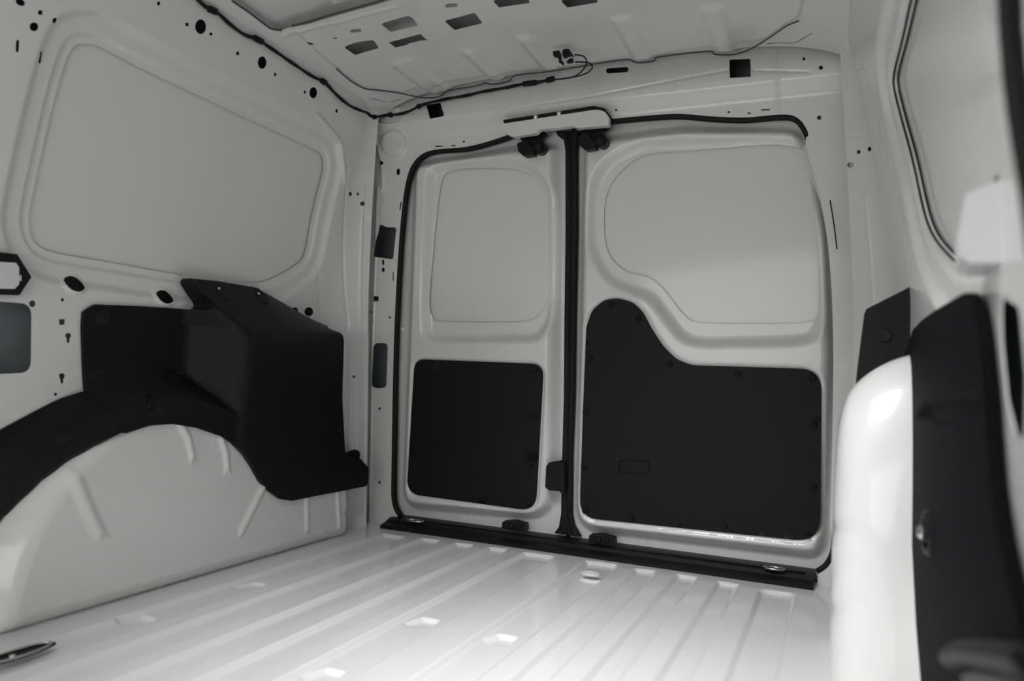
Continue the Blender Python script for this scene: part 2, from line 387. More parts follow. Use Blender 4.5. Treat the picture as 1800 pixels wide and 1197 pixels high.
left_holes = [LH(h) for h in [ell(353, 47, 10, 13), ell(461, 110, 8, 11), ell(551, 163, 7, 10), ell(60, 47, 8, 8), ell(97, 36, 5, 5), ell(36, 4, 9, 6, 25), sq(71, 22, 4),
    slot(31, 81, 3, 11, 3), slot(77, 101, 3, 11, 3), ell(279, 6, 3, 4), sq(329, 43, 3), ell(371, 60, 3, 3), ell(418, 94, 3, 3.5), ell(484, 131, 2.6, 3.2), ell(536, 162, 2.2, 3), ell(592, 195, 2.4, 3.5),
    ell(132, 499, 18, 13, 22), ell(291, 522, 14.5, 11.5, 20), ell(57, 534, 6), ell(110, 527, 3.2), sq(109, 566, 5), keyhole(120, 594), keyhole(109, 665), ell(98, 693, 3),
    ell(543, 548, 8, 8), ell(519, 546, 5, 6), ell(616, 341, 3, 3.5), ell(629, 341, 2.2, 2.8), ell(637, 358, 4, 4), ell(622, 662, 2.5, 2.2)]]
big = LH(roundpoly([(-60, 526), (56, 534), (55, 655), (-60, 660)], 22, 5)); left_holes.append(big)
hex_l = LH(roundpoly([(-60, 440), (26, 449), (49, 487), (29, 516), (-60, 512)], 4, 3))
circ_feats = [Step(LH(ell(132, 499, 26, 20, 22, 24)), 0.004, 0.008, 0.008), Step(LH(ell(291, 522, 22, 18, 20, 24)), 0.004, 0.008, 0.008)]
vert = [Ridge(LH([(612, 300), (611, 560), (608, 900)]), -0.004, 0.010), Ridge(LH([(640, 330), (636, 600), (634, 900)]), 0.004, 0.008), Ridge(LH([(560, 470), (562, 535), (566, 570)]), -0.002, 0.004),
        Ridge(LH([(470, 110), (520, 150), (560, 172)]), 0.0, 0.01), Ridge(LH([(612, 327), (650, 325)]), -0.0015, 0.003),
        Ridge(LH([(560, 205), (598, 250), (606, 320)]), 0.006, 0.012)]
wall_left = panel('wall_left', LEFT, [(-0.7, -0.01), (1.935, -0.01), (1.935, 0.55), (1.905, 1.30), (1.8, 1.30), (1.2, 1.30), (-0.7, 1.30)], holes=[winL] + left_holes + [hex_l],
                  feats=[arch_l] + arch_feats + w_steps + circ_feats + vert, g=0.03, rim=0.055)
struct(wall_left)
bl = Surf(lambda u, v: f_left(u, v) + np.array([-0.0245, 0, 0]), LEFT.ur, LEFT.vr, LEFT.sign)
o = panel('window_blank', bl, grow(winL, 0.02), m=PAINT, parent=wall_left, g=0.05, rim=0)

# ------------------------------------------------------------------ rear frame (header and flanges round the doors)
seal_px = [(702, 907), (691, 880), (691, 800), (695, 600), (703, 440), (712, 345), (722, 300), (739, 276), (765, 266), (820, 261), (870, 248), (905, 236), (960, 222), (1068, 213), (1120, 208), (1190, 203.5), (1250, 208), (1310, 210),
           (1370, 205), (1398, 209), (1416, 232), (1432, 275), (1452, 350), (1468, 450), (1475, 600), (1473, 800), (1467, 950), (1455, 990), (1436, 1005)]
seal_uv = REAR.unp(seal_px)
seal_c = catmull(seal_uv, False, 5)
opening = np.vstack([seal_c, [(seal_c[-1, 0] + 0.0, -0.06), (seal_c[0, 0], -0.06)]])
def scaleout(poly, d):
    c = np.array([XM, 0.58]); return np.array([p + (p - c) / np.linalg.norm(p - c) * d for p in poly])
fh = scaleout(seal_c, 0.004); lip = sstep((seal_c[:, 0] + 0.10) / 0.03) * sstep((1.10 - seal_c[:, 1]) / 0.05) * sstep((seal_c[:, 1] - 0.10) / 0.05); fh[:, 0] -= 0.017 * lip
frame_hole = np.vstack([fh, [(seal_c[-1, 0], -0.03), (seal_c[0, 0], -0.03)]])
RH = lambda px: REAR.unp(px)
def hdr_disp(uv): return 0.022 * sstep((uv[:, 1] - 1.17) / 0.05) - 0.032 * sstep((uv[:, 1] - 1.21) / 0.12)
class Fn:
    def __init__(s, f, r=()): s.f = f; s.r = list(r)
    def __call__(s, uv): return s.f(uv)
    def rings(s): return s.r
hl = [np.stack([np.linspace(-1.3, 0.05, 90), np.full(90, z)], 1) for z in (1.17, 1.18, 1.19, 1.2, 1.21, 1.22, 1.25, 1.265, 1.28, 1.295, 1.31, 1.33)]
HD = Surf(lambda u, v: f_rear(u, v) - np.stack([0 * u, hdr_disp(np.stack([u, v], -1)) if np.ndim(u) else 0 * u, 0 * u], -1), REAR.ur, REAR.vr, REAR.sign)
HH = lambda px: HD.unp(px)
rear_holes = [frame_hole, RH(roundpoly([(668, 393), (678, 399), (697, 400), (691, 456), (656, 451)], 3, 3)), RH(slot(673.5, 461, 2, 5)), RH(ell(673.5, 474, 2.8, 4.2)),
              RH(sq(661.5, 525, 4)), RH(ell(652, 548, 2)), RH(ell(685, 558, 2)), RH(slot(691, 486, 1, 8)), RH(slot(704, 362, 1.2, 7, 8)), RH(ell(667, 718, 2, 2.5)), RH(ell(667, 848, 2, 2.8)),
              RH(roundpoly([(657, 603), (682, 603), (679, 682), (654, 682)], 8, 5)), HH(ell(671, 287, 3.6)), HH(ell(700, 302, 3.2, 6)), HH(sq(655, 221, 4)),
              HH(roundpoly([(1282, 105), (1319, 103), (1320, 134), (1283, 136)], 2, 3)), HH(roundpoly([(749, 184), (774, 180), (781, 203), (756, 208)], 2, 3)),
              HH(slot(1085, 123.5, 20, 4.5, -4)), HH(ell(1413, 103, 2.4, 2.8)), HH(ell(1454, 78, 2.4, 2.8)), HH(ell(1443, 118, 3.6, 3.6)), HH(ell(1440, 207, 3.8, 4.2)),
              HH(slot(772, 257, 7, 1.2, -3)), HH(slot(797, 256, 4, 1.2, -3)), HH(ell(815, 249, 2)), HH(ell(1083, 193, 2.4, 1.8)), HH(ell(1281, 197, 2.4, 1.8)), HH(ell(1317, 199, 3, 1.6)), HH(slot(1346, 193, 8, 1.4, -3))]
rear_feats = [Fn(hdr_disp, hl), Step(HH(ell(693, 252, 24, 26, 0, 30)), 0.012, 0.010, 0.006), Ridge(HH([(640, 226), (655, 240), (668, 256)]), 0.007, 0.008), Ridge(HH([(668, 262), (672, 290), (673, 330)]), 0.006, 0.009), Ridge(HH([(655, 214), (680, 220), (700, 216)]), 0.006, 0.009),
              Ridge(HH([(640, 232), (664, 250), (672, 275)]), 0.008, 0.012), Ridge(RH([(664, 330), (655, 600), (650, 915)]), 0.004, 0.008),
              Ridge(HH([(900, 190), (1040, 168), (1280, 122), (1420, 125)]), -0.003, 0.006), Ridge(HH([(1366, 75), (1370, 130), (1372, 200)]), -0.0015, 0.003), Ridge(HH([(640, 185), (672, 193), (700, 190)]), 0.008, 0.010)]
wall_rear = panel('wall_rear', REAR, [(-1.385, 0.0), (-1.385, 1.34), (0.03, 1.36), (0.03, 0.0)], holes=rear_holes, feats=rear_feats, g=0.03, rim=0.012)
struct(wall_rear)

# rubber door seal
st = empty('door_seal', (XM, 1.98, 0.0)); tag(st, 'black rubber weather seal framing both rear doors', 'seal')
sp = resample(seal_c, 0.012, False)
P = REAR.P(sp) + np.array([0, 0.004, 0]); P[:, 1] += 0.014 * sstep((sp[:, 0] + 0.09) / 0.03) * sstep((1.12 - sp[:, 1]) / 0.05) * sstep((sp[:, 1] - 0.08) / 0.05); tube('seal_lip', P, 0.0068, RUBBER, st, n=10)
tube('seal_carrier', P + np.array([0, 0.012, 0]), 0.0045, RUBBER, st, n=8)

tube('seal_edge', on_y(catmull([(1459, 352), (1464, 382), (1468, 410), (1471, 438)], False, 5), 1.885), 0.0016, RUBBER, st, n=6)

# ------------------------------------------------------------------ rear doors
DOOR = Surf(lambda u, v: f_rear(u, v) + np.stack([0 * u, 0 * u + 0.035, 0 * u], -1), REAR.ur, REAR.vr, REAR.sign)
DU = lambda px, d=0.0: REAR.unp(px)
xs_top, xs_bot = RH([(1001, 235)])[0], RH([(991, 940)])[0]
def seam(z): return np.interp(z, [xs_bot[1], xs_top[1]], [xs_bot[0], xs_top[0]])
pad_l = roundpoly(RH([(718, 278), (900, 248), (983, 244), (978, 922), (696, 897)]), [0.06, 0.1, 0.03, 0.11, 0.07], 8)
pad_r = roundpoly(RH([(1015, 236), (1200, 212), (1412, 216), (1462, 400), (1474, 620), (1456, 992), (1000, 936)]), [0.04, 0.2, 0.06, 0.2, 0.3, 0.06, 0.08], 8)
lw_line = cr(680, 230, 2.992, [(270, 250), (300, 205), (370, 190), (480, 181), (620, 185), (700, 200), (770, 240), (820, 320), (840, 400), (845, 500), (845, 830), (825, 910), (780, 970), (710, 1000), (540, 1003), (260, 998), (220, 970), (207, 920), (210, 800), (225, 600), (240, 450), (255, 320)])
lw_out = [(748, 300), (765, 284), (800, 278), (905, 275), (945, 292), (968, 322), (977, 360), (978, 500), (972, 560), (955, 590), (925, 603), (770, 603), (748, 596), (738, 578), (739, 450), (744, 340)]
rw_line = cr(980, 180, 2.85, [(470, 240), (640, 228), (830, 212), (1040, 197), (1180, 205), (1235, 250), (1275, 450), (1300, 700), (1308, 950), (1300, 1060), (1270, 1090), (1200, 1102), (900, 1105), (710, 1100), (650, 1080), (600, 1030), (540, 950), (480, 890), (420, 860), (350, 848), (280, 800), (240, 740), (222, 650), (222, 520), (240, 430), (290, 350), (380, 270)])
rw_out = cr(980, 180, 2.85, [(360, 195), (470, 163), (800, 150), (1060, 128), (1180, 140), (1260, 220), (1310, 450), (1340, 700), (1350, 950), (1345, 1100), (1300, 1190), (1200, 1222), (900, 1230), (690, 1228), (600, 1190), (540, 1120), (480, 1040), (430, 990), (350, 960), (260, 920), (190, 840), (145, 740), (130, 620), (135, 480), (165, 360), (240, 260)])
lp_px = [(728, 631), (955, 640), (941, 899), (714, 868)]
rp_px = [(1030, 575), (1040, 545), (1062, 527), (1085, 524), (1112, 531), (1130, 549), (1146, 579), (1165, 608), (1188, 631), (1215, 642), (1444, 649), (1442, 954), (1018, 910), (1025, 700)]
lpanel = roundpoly(RH(lp_px), [0.035, 0.035, 0.05, 0.045], 8)
rpanel = roundpoly(RH(rp_px), [0.03, .05, .05, .05, .05, .05, .1, .1, .06, .08, 0.05, 0.06, 0.05, 0.3], 6)
def pad_surf(d): return Surf(lambda u, v: f_rear(u, v) + np.stack([0 * u, 0 * u + d, 0 * u], -1), REAR.ur, REAR.vr, REAR.sign)
def make_door(name, outer, pad, line, out, pan):
    line = resample(catmull(REAR.unp(line), True, 3), 0.008); out = resample(catmull(REAR.unp(out), True, 3), 0.012)
    feats = [Step(pad, 0.035, 0.035), Step(out, -0.024, 0.030), Step(grow(line, 0.012), -0.0, 0.006), Step(grow(pan, 0.012), -0.006, 0.010, 0.01)]
    d = panel(name, DOOR, outer, holes=[line], feats=feats, g=0.03, rim=0.004); struct(d)
    panel('window_blank', pad_surf(0.0295), grow(line, 0.015), m=PAINT, parent=d, g=0.06, rim=0)
    b = panel('lining_board', pad_surf(0.002), pan, m=BOARD, parent=d, g=0.05, rim=0.005)
    return d, b
z0, z1 = 0.0, 1.19
door_l, board_l = make_door('door_1', [(-1.265, z0), (seam(z0) - 0.006, z0), (seam(z1) - 0.006, z1), (-1.24, z1)], pad_l, lw_line, lw_out, lpanel)
door_r, board_r = make_door('door_2', [(seam(z0) + 0.006, z0), (0.01, z0), (-0.02, z1), (seam(z1) + 0.006, z1)], pad_r, rw_line, rw_out, rpanel)
bm = bmesh.new(); add_lathe(bm, [(0.0085, 0), (0.0085, 0.0015), (0.007, 0.004), (0.003, 0.0045), (0.0025, 0.003), (0, 0.003)], n=12); me_fast = bpy.data.meshes.new('fastener'); bm.to_mesh(me_fast); bm.free(); me_fast.materials.append(BLACK)
def fasteners(pxs, parent, surf_off=0.0):
    for p in pxs:
        uv = REAR.unp([p]); q = REAR.P(uv)[0]; o = link('fastener', me_fast, BLACK, None, True)
        o.matrix_world = frame((q[0], q[1] + surf_off, q[2]), (0, -1, -0.072))
        o.parent = parent; o.matrix_parent_inverse = parent.matrix_world.inverted()
fasteners([(739, 645), (838, 643), (939, 650), (938, 731), (934, 813), (928, 885), (828, 876), (725, 794), (728, 713), (726, 858)], board_l, 0.001)
fasteners([(1121, 560), (1037, 630), (1177, 640), (1297, 657), (1428, 664), (1430, 748), (1429, 857), (1420, 941), (1272, 926), (1110, 909), (1028, 898), (1026, 820), (1029, 724), (1074, 535)], board_r, 0.001)
hp = REAR.unp(roundpoly([(1088, 809), (1141, 811), (1141, 833), (1088, 831)], 7, 4)); hp = resample(hp, 0.006)
tube('access_cover_rim', REAR.P(hp) + np.array([0, 0.0, 0]), 0.0018, BLACK, board_r, n=6, closed=True)

# centre strip
def strip_px(pl, y, name, parent, m=RUBBER, th=0.02):
    P = on_y(pl, y); bm = bmesh.new()
    a = [bm.verts.new(p) for p in P]; b = [bm.verts.new(Vector(p) + Vector((0, th, 0))) for p in P]; n = len(a); bm.faces.new(a); bm.faces.new(b[::-1])
    for i in range(n): bm.faces.new((a[i], a[(i + 1) % n], b[(i + 1) % n], b[i]))
    return bmobj(name, bm, m, parent, bevel=0.002)
cs = empty('centre_seal', (float(seam(0.05)), 1.96, 0.03)); tag(cs, 'black vertical rubber strip closing the gap between the rear doors', 'seal')
L = [(974, 229), (978, 236), (989, 244), (991.5, 262), (992, 400), (990, 560), (989, 700), (986, 800), (984, 905), (980, 928), (972, 938)]
Rr = [(1018, 228), (1015, 236), (1012, 262), (1012, 400), (1009, 560), (1007, 700), (1003, 800), (1002, 905), (1006, 925), (1018, 945)]
def lean_poly(px, dy): return REAR.P(REAR.unp(px)) + np.array([0, dy, 0])
bm = bmesh.new(); pl = lean_poly(L, 0.006); pr = lean_poly([Rr[min(i, len(Rr) - 1)] for i in range(len(L))], 0.006)
cols = []
for i in range(len(L)):
    a, b = pl[i], pr[i]; prof = [(0, 0.02), (0.0, 0.004), (0.15, 0.0), (0.4, 0.001), (0.46, 0.005), (0.54, 0.005), (0.6, 0.001), (0.85, 0), (1.0, 0.004), (1.0, 0.02)]
    cols.append([bm.verts.new(Vector(a * (1 - t) + b * t) + Vector((0, d, 0))) for t, d in prof])
for i in range(len(cols) - 1):
    for j in range(len(cols[0]) - 1): bm.faces.new((cols[i][j], cols[i][j + 1], cols[i + 1][j + 1], cols[i + 1][j]))
bmobj('seal_strip', bm, RUBBER, cs, smooth=True)

# catch cover on the left door edge
q = on_y([(958, 812), (990, 866)], float(yr(0.2)) - 0.01)
cc = empty('lock_cover', tuple(q.mean(0))); tag(cc, 'small black plastic lock cover on the left rear door edge, beside the centre strip', 'lock cover')
bm = bmesh.new(); pp = on_y([(965, 813), (983, 810), (990, 816), (989, 864), (965, 862), (958, 856), (960, 820)], float(yr(0.2)) - 0.014)
a = [bm.verts.new(p) for p in pp]; b = [bm.verts.new(Vector(p) + Vector((0, 0.03, 0))) for p in pp]; n = len(a); bm.faces.new(a); bm.faces.new(b[::-1])
for i in range(n): bm.faces.new((a[i], a[(i + 1) % n], b[(i + 1) % n], b[i]))
bmobj('cover_body', bm, BLACK, cc, bevel=0.003, smooth=False)
strip_px([(984, 814), (991, 812), (991, 868), (984, 866)], float(yr(0.2)) - 0.018, 'cover_hinge', cc, BLACK, 0.02)

# door latches (upper two and lower two)
def latch(px, s, label, lower=False):
    uv = REAR.unp([px]); p = REAR.P(uv)[0]; t = empty('door_latch', tuple(p)); tag(t, label, 'latch', None)
    M = frame((p[0], p[1] + 0.003, p[2]), (0, -1, -0.07)); k = 1.0
    if not lower:
        def W(pts): return [((x) * k / 1000, -y * k / 1000) for x, y in pts]
        bm = bmesh.new(); add_prism(bm, W([(-32, -26), (30, -30), (26, 6), (14, 12), (-6, 14), (-22, 4)]), 0, 0.026, M); bmobj('latch_body', bm, BLACK, t, bevel=0.002)
        bm = bmesh.new(); add_prism(bm, W([(-34, 0), (-10, -8), (16, 20), (14, 34), (-14, 36), (-30, 22)]), 0.012, 0.042, M); bmobj('catch_block', bm, BLACK, t, bevel=0.003)
        bm = bmesh.new(); add_lathe(bm, [(0, 0.046), (0.009, 0.046), (0.015, 0.042), (0.017, 0.034), (0.017, 0.004), (0, 0.004)], M @ Matrix.Translation((0.027, -0.014, 0)), 18); bmobj('roller', bm, BLACK, t, smooth=True)
        bm = bmesh.new(); add_lathe(bm, [(0, 0.02), (0.006, 0.02), (0.007, 0.018), (0.007, 0)], M @ Matrix.Translation((0.034, 0.026, 0)), 12); bmobj('bolt_head', bm, BLACK, t)
        bm = bmesh.new(); add_box(bm, (-0.024, 0.024, 0.016), (0.012, 0.018, 0.03), M); add_box(bm, (0.004, 0.02, 0.032), (0.02, 0.012, 0.008), M); bmobj('bracket', bm, ZINC if False else BLACK, t, bevel=0.001)
    else:
        bm = bmesh.new(); add_prism(bm, [(-0.036, -0.011), (0.036, -0.011), (0.034, 0.008), (0.0, 0.013), (-0.034, 0.008)], 0, 0.03, M); bmobj('latch_body', bm, BLACK, t, bevel=0.003)
        bm = bmesh.new(); add_lathe(bm, [(0, 0.036), (0.007, 0.036), (0.009, 0.033), (0.009, 0.02)], M @ Matrix.Translation((-0.008, -0.001, 0)), 14); bmobj('roller', bm, BLACK, t, smooth=True)
        bm = bmesh.new(); add_lathe(bm, [(0, 0.034), (0.005, 0.034), (0.006, 0.032), (0.006, 0.02)], M @ Matrix.Translation((0.016, -0.001, 0)), 12); bmobj('bolt_head', bm, BLACK, t, smooth=True)
    return t
latch((938, 256), 1, 'black upper latch on the left rear door, under the white cover plate')
latch((1045, 245), 1, 'black upper latch on the right rear door, under the white cover plate')
latch((909, 921), 1, 'black lower latch beneath the left rear door, on the sill', True)
latch((1062, 945), 1, 'black lower latch beneath the right rear door, on the sill', True)

# white cover plate over the door tops
pl_px = cr(860, 170, 6.923, [(150, 380), (152, 350), (172, 328), (300, 308), (800, 232), (1270, 160), (1340, 160), (1410, 185), (1455, 250), (1452, 320), (1440, 350), (1060, 380), (1030, 356), (800, 382), (610, 402), (565, 445), (300, 485), (240, 470), (180, 430)])
cp = empty('cover_plate', tuple(on_y([(975, 215)], 1.85)[0])); tag(cp, 'long white metal cover plate across the tops of both rear doors', 'cover plate')
pl = on_y(pl_px, 1.845); bm = bmesh.new()
a = [bm.verts.new(p) for p in pl]; b = [bm.verts.new(Vector(p) + Vector((0, 0.018, 0))) for p in pl]; n = len(a); bm.faces.new(a); bm.faces.new(b[::-1])
for i in range(n): bm.faces.new((a[i], a[(i + 1) % n], b[(i + 1) % n], b[i]))
bmobj('plate', bm, PAINT, cp, bevel=0.003, smooth=False)
for px in [(942, 206), (983, 200)]:
    c = on_y([px], 1.862)[0]; bm = bmesh.new(); add_lathe(bm, [(0, 0.006), (0.006, 0.006), (0.008, 0.003), (0.008, -0.014)], frame(c, (0, -0.3, 1), (0, 1, 0)), 12); add_box(bm, (0, 0, -0.008), (0.022, 0.012, 0.006), frame(c, (0, -0.3, 1), (0, 1, 0))); bmobj('screw', bm, ZINC, cp)
bm = bmesh.new(); pl = on_y([(884, 211), (1043, 186), (1062, 190), (1071, 202), (1066, 215), (890, 224)], 1.862)
a = [bm.verts.new(p) for p in pl]; b = [bm.verts.new(Vector(p) + Vector((0, 0.03, 0))) for p in pl]; n = len(a); bm.faces.new(a); bm.faces.new(b[::-1])
for i in range(n): bm.faces.new((a[i], a[(i + 1) % n], b[(i + 1) % n], b[i]))
bmobj('foam_gasket', bm, RUBBER, cp)

# ------------------------------------------------------------------ sill cover with its lashing eyes
sc_ = empty('sill_cover', (XM, 1.96, 0.0)); tag(sc_, 'black plastic sill strip across the floor at the rear doors', 'sill')
A = on_z([(668, 926)], 0.004)[0]; B = on_z([(1430, 1035)], 0.004)[0]
def sill_profile(x, xl, xr):
    return [(0, -0.004), (0.0, 0.006), (0.004, 0.010), (0.028, 0.016), (0.034, 0.024), (0.075, 0.028), (0.11, 0.028)]
bm = bmesh.new(); xsl = np.linspace(A[0], B[0], 40); rows = []
for x in xsl:
    t0 = (x - A[0]) / (B[0] - A[0]); y0 = A[1] * (1 - t0) + B[1] * t0; cut = max(0, 0.03 - (x - A[0])) * 0.5
    rows.append([bm.verts.new((x, y0 + dy + (cut if dy > 0.03 else 0), z)) for dy, z in sill_profile(x, A[0], B[0])])
for i in range(len(rows) - 1):
    for j in range(len(rows[0]) - 1): bm.faces.new((rows[i][j], rows[i][j + 1], rows[i + 1][j + 1], rows[i + 1][j]))
for r in (rows[0], rows[-1]):
    lowv = [bm.verts.new((v.co.x, v.co.y, -0.006)) for v in r]
    for j in range(len(r) - 1): bm.faces.new((r[j], r[j + 1], lowv[j + 1], lowv[j]))
bmobj('sill_tread', bm, BLACK, sc_, smooth=False)
o = tube('tread_ridge', [(A[0] + 0.1, A[1] + 0.05, 0.026), (B[0] - 0.02, B[1] + 0.05, 0.026)], 0.0025, BLACK, sc_)
def eye(loc, rx, ry, label, rot=0.0, m=CHROME, cup=True):
    t = empty('lashing_eye', tuple(loc)); tag(t, label, 'lashing eye', 'lashing eyes let into the floor and sill')
    M = Matrix.Translation(loc) @ Matrix.Rotation(rot, 4, 'Z')
    path = [M @ Vector((rx * math.cos(a), ry * math.sin(a), 0.003)) for a in np.linspace(0, 2 * math.pi, 28, endpoint=False)]
    tube('ring', [tuple(p) for p in path], 0.0025, m, t, n=8, closed=True)
    bm = bmesh.new(); S = Matrix.Diagonal((rx, ry, 1, 1)); add_lathe(bm, [(1.15, 0.0), (1.12, 0.002), (0.95, 0.0015), (0.85, 0.0005), (0, 0.0005)], M @ S, 24); bmobj('cup', bm, RUBBER if cup else m, t, smooth=True)
    bm = bmesh.new(); add_lathe(bm, [(0, 0.006), (0.004, 0.0055), (0.0055, 0.003), (0.0055, 0.0)], M @ Matrix.Translation((rx * 0.35, -ry * .2, 0)), 12); bmobj('bolt', bm, m, t, smooth=True)
    return t
eye(on_z([(730, 917)], 0.029)[0], 0.026, 0.012, 'chrome lashing eye at the left end of the black sill strip')
eye(on_z([(1361, 1001)], 0.029)[0], 0.024, 0.012, 'chrome lashing eye at the right end of the black sill strip')
eye(on_z([(30, 1152)], 0.002)[0], 0.016, 0.055, 'dark lashing eye in the floor at the left, beside the wheel arch', rot=0.0)
ring_o = eye((ring_pos[0], ring_pos[1], 0.005), 0.02, 0.012, 'white lashing eye boss in the floor before the sill', m=WPLAST, cup=False)

# ------------------------------------------------------------------ ceiling
CU = lambda px: CEIL.unp(px)
c5 = lambda pts: cr(380, 0, 4.286, pts)
edge_px = [(590, 115), (608, 132), (624, 144), (645, 152), (662, 154), (700, 158), (735, 165)]
bow_holes = [CU(roundpoly(c5([(955, 335), (1065, 295), (1185, 282), (1228, 347), (1045, 400)]), 3, 3)), CU(roundpoly(c5([(1238, 158), (1440, 98), (1475, 108), (1527, 175), (1315, 226)]), 3, 3)),
             CU(c5([(1300, 300), (1540, 235), (1592, 286), (1545, 290), (1450, 312), (1438, 322), (1350, 343)])), CU(roundpoly(cr(400, 0, 3.6, [(1370, 115), (1565, 62), (1617, 132), (1440, 176)]), 3, 3)),
             CU(slot(625.5, 49.7, 10, 3.4, -5)), CU(slot(794, 5, 11, 4, -5)), CU([(538, 74), (546, 71), (553, 75), (545, 79)]), CU(slot(589, 63, 4, 1.4)),
             CU(roundpoly([(866, -4), (925, -18), (932, 1), (878, 9)], 3, 3)), CU(roundpoly([(985, -4), (1045, -20), (1052, 0), (998, 9)], 3, 3))]
skinhole = CU([(380, -22), (408, 2), (440, 24), (470, 47), (480, 52), (495, 54), (506, 50), (540, 39), (580, 27), (630, 13), (676, 0), (740, -20)])
y_fwd = 0.35
sk = list(skinhole); sk += [(-0.08, sk[-1][1] - 0.02), (-0.08, y_fwd), (sk[0][0], y_fwd)]
skinhole = np.array(sk)
ribx = []
for a, b in [((753, 164), (797, 150)), ((861, 139), (897, 138)), ((951, 118), (985, 112)), ((1108, 98), (1155, 93)), ((1251, 88), (1300, 80))]:
    q = CU([a, b]); ribx.append((q[0, 0], q[1, 0]))
ceil_end = 1.865
def edge_y(x): return ceil_end
rib_y0 = [CU([p])[0, 1] for p in ((700, 97), (822, 78), (930, 52), (1085, 20), (1240, 2))]
ribs = [Step(roundpoly([(a, y0), (b, y0), (b, 1.95), (a, 1.95)], 0.02, 4), 0.008, 0.024, 0.02) for (a, b), y0 in zip(ribx, rib_y0)]
out = [(-1.30, -0.7), (-1.30, 1.86)] + [(x, float(edge_y(x))) for x in np.linspace(-1.23, -0.03, 60)] + [(0.04, 1.86), (0.04, -0.7)]
bow_edge = [Step(roundpoly(CU([(563, 98), (600, 128), (640, 158), (690, 168), (1100, 104), (1350, 66), (1410, 25), (1425, -40), (560, -40), (500, 40)]), 0.02), 0.007, 0.010, 0.012)]
ceiling = panel('ceiling', CEIL, out, holes=[skinhole] + bow_holes, feats=ribs + bow_edge + [Ridge(CU([(500, 62), (600, 33), (700, 6)]), 0.003, 0.01)], g=0.035, rim=0.008)
struct(ceiling)
skin = Surf(lambda u, v: f_ceil(u, v) + np.stack([0 * u, 0 * u, 0 * u + 0.035], -1), CEIL.ur, CEIL.vr, CEIL.sign)
roof = panel('roof_skin', skin, [(-1.27, -0.7), (-1.27, 1.9), (0.01, 1.9), (0.01, -0.7)], feats=[Ridge([(CU([(580, 25)])[0, 0], -0.6), (CU([(580, 25)])[0, 0], CU([(580, 25)])[0, 1] + 0.01)], 0.005, 0.008)], m=PAINT, parent=ceiling, g=0.08, rim=0)
def gap_shade_line(px, surf, r=0.0022, name='gap_shade', parent=ceiling, m=GAPSHADE, off=-0.001):  # thin dark tube drawn where sheet edges leave a shaded gap
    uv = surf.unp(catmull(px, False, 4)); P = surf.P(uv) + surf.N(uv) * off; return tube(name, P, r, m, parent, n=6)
c6 = lambda pts: cr(850, 0, 2.77, pts)
gap_shade_line([(590, 115), (606, 130), (624, 143), (642, 151), (662, 153), (700, 158), (735, 165), (762, 166), (775, 162), (790, 153), (830, 146), (858, 139)], CEIL, 0.0018, off=0.010)
gap_shade_line(c6([(0, 385), (45, 393), (120, 378), (160, 350), (290, 335), (480, 305), (560, 290), (700, 272), (750, 287), (830, 278), (860, 258), (1090, 232), (1130, 245), (1200, 248), (1260, 235), (1310, 215), (1400, 160), (1480, 105), (1540, 80)]), CEIL, 0.0019, off=0.010)
gap_shade_line(c6([(1380, 213), (1440, 208), (1510, 208), (1550, 190), (1600, 160)]), CEIL, 0.0018)
gap_shade_line([(605, 147), (622, 160), (638, 171), (648, 174)], CEIL, 0.0015); gap_shade_line([(652, 173), (680, 179), (694, 177), (706, 173)], CEIL, 0.0018)
gap_shade_line([(408, 2), (440, 24), (470, 47), (480, 52), (495, 54)], CEIL, 0.0022); gap_shade_line([(513, 46), (545, 38), (580, 27), (630, 13), (676, 0)], CEIL, 0.0022)

# ------------------------------------------------------------------ right wall
winR = RIGHT.unp([(1579, 0), (1565, 75), (1553, 132), (1553, 160), (1566, 215), (1583, 280), (1602, 370), (1617, 415), (1640, 448), (1662, 466), (1700, 456), (1720, 400), (1728, 290), (1712, 180), (1692, 60), (1672, -100), (1650, -190), (1615, -150), (1592, -60)])
winR = resample(catmull(winR, True, 4), 0.01)
RU = lambda px: RIGHT.unp(px)
right_holes = [winR] + [RU(h) for h in [ell(1495, 290, 6.0, 5), ell(1509, 267, 3.6, 3.8), ell(1528, 262, 3.6, 4.2)]]
w_stepsR = [Step(grow(winR, 0.022), -0.006, 0.010), Step(grow(winR, 0.062), -0.012, 0.018)]
slotR = roundpoly([tuple(p[1:]) for p in on_x([(1750, 520), (1782, 540), (1793, 660), (1791, 775), (1776, 768), (1760, 700), (1751, 600)], 0.107)], 0.015, 4)
right_holes.append(slotR)
edge_r = [tuple(p[1:]) for p in on_x([(1800, 330), (1782, 210), (1768, 90), (1762, 0), (1760, -120)], 0.09)]
wall_right = panel('wall_right', RIGHT, [(1.95, -0.01), (1.95, 1.30), (1.8, 1.30), (1.2, 1.30), (0.66, 1.30)] + edge_r[::-1] + [(0.53, 0.5), (0.50, -0.01)], holes=right_holes,
                   feats=w_stepsR + [Ridge([(1.88, 0.9), (1.88, 0.02)], 0.004, 0.008), Ridge(RU([(1483, 106), (1490, 113), (1512, 116), (1520, 125), (1523, 150), (1535, 195), (1560, 290), (1583, 380), (1598, 470)]), -0.003, 0.005), Ridge(RU([(1480, 241), (1505, 240), (1532, 240)]), -0.002, 0.004)], g=0.03, rim=0.010); struct(wall_right)
br_ = Surf(lambda u, v: f_right(u, v) + np.array([0.0255, 0, 0]), RIGHT.ur, RIGHT.vr, RIGHT.sign)
panel('window_blank', br_, grow(winR, 0.02), m=PAINT, parent=wall_right, g=0.05, rim=0)
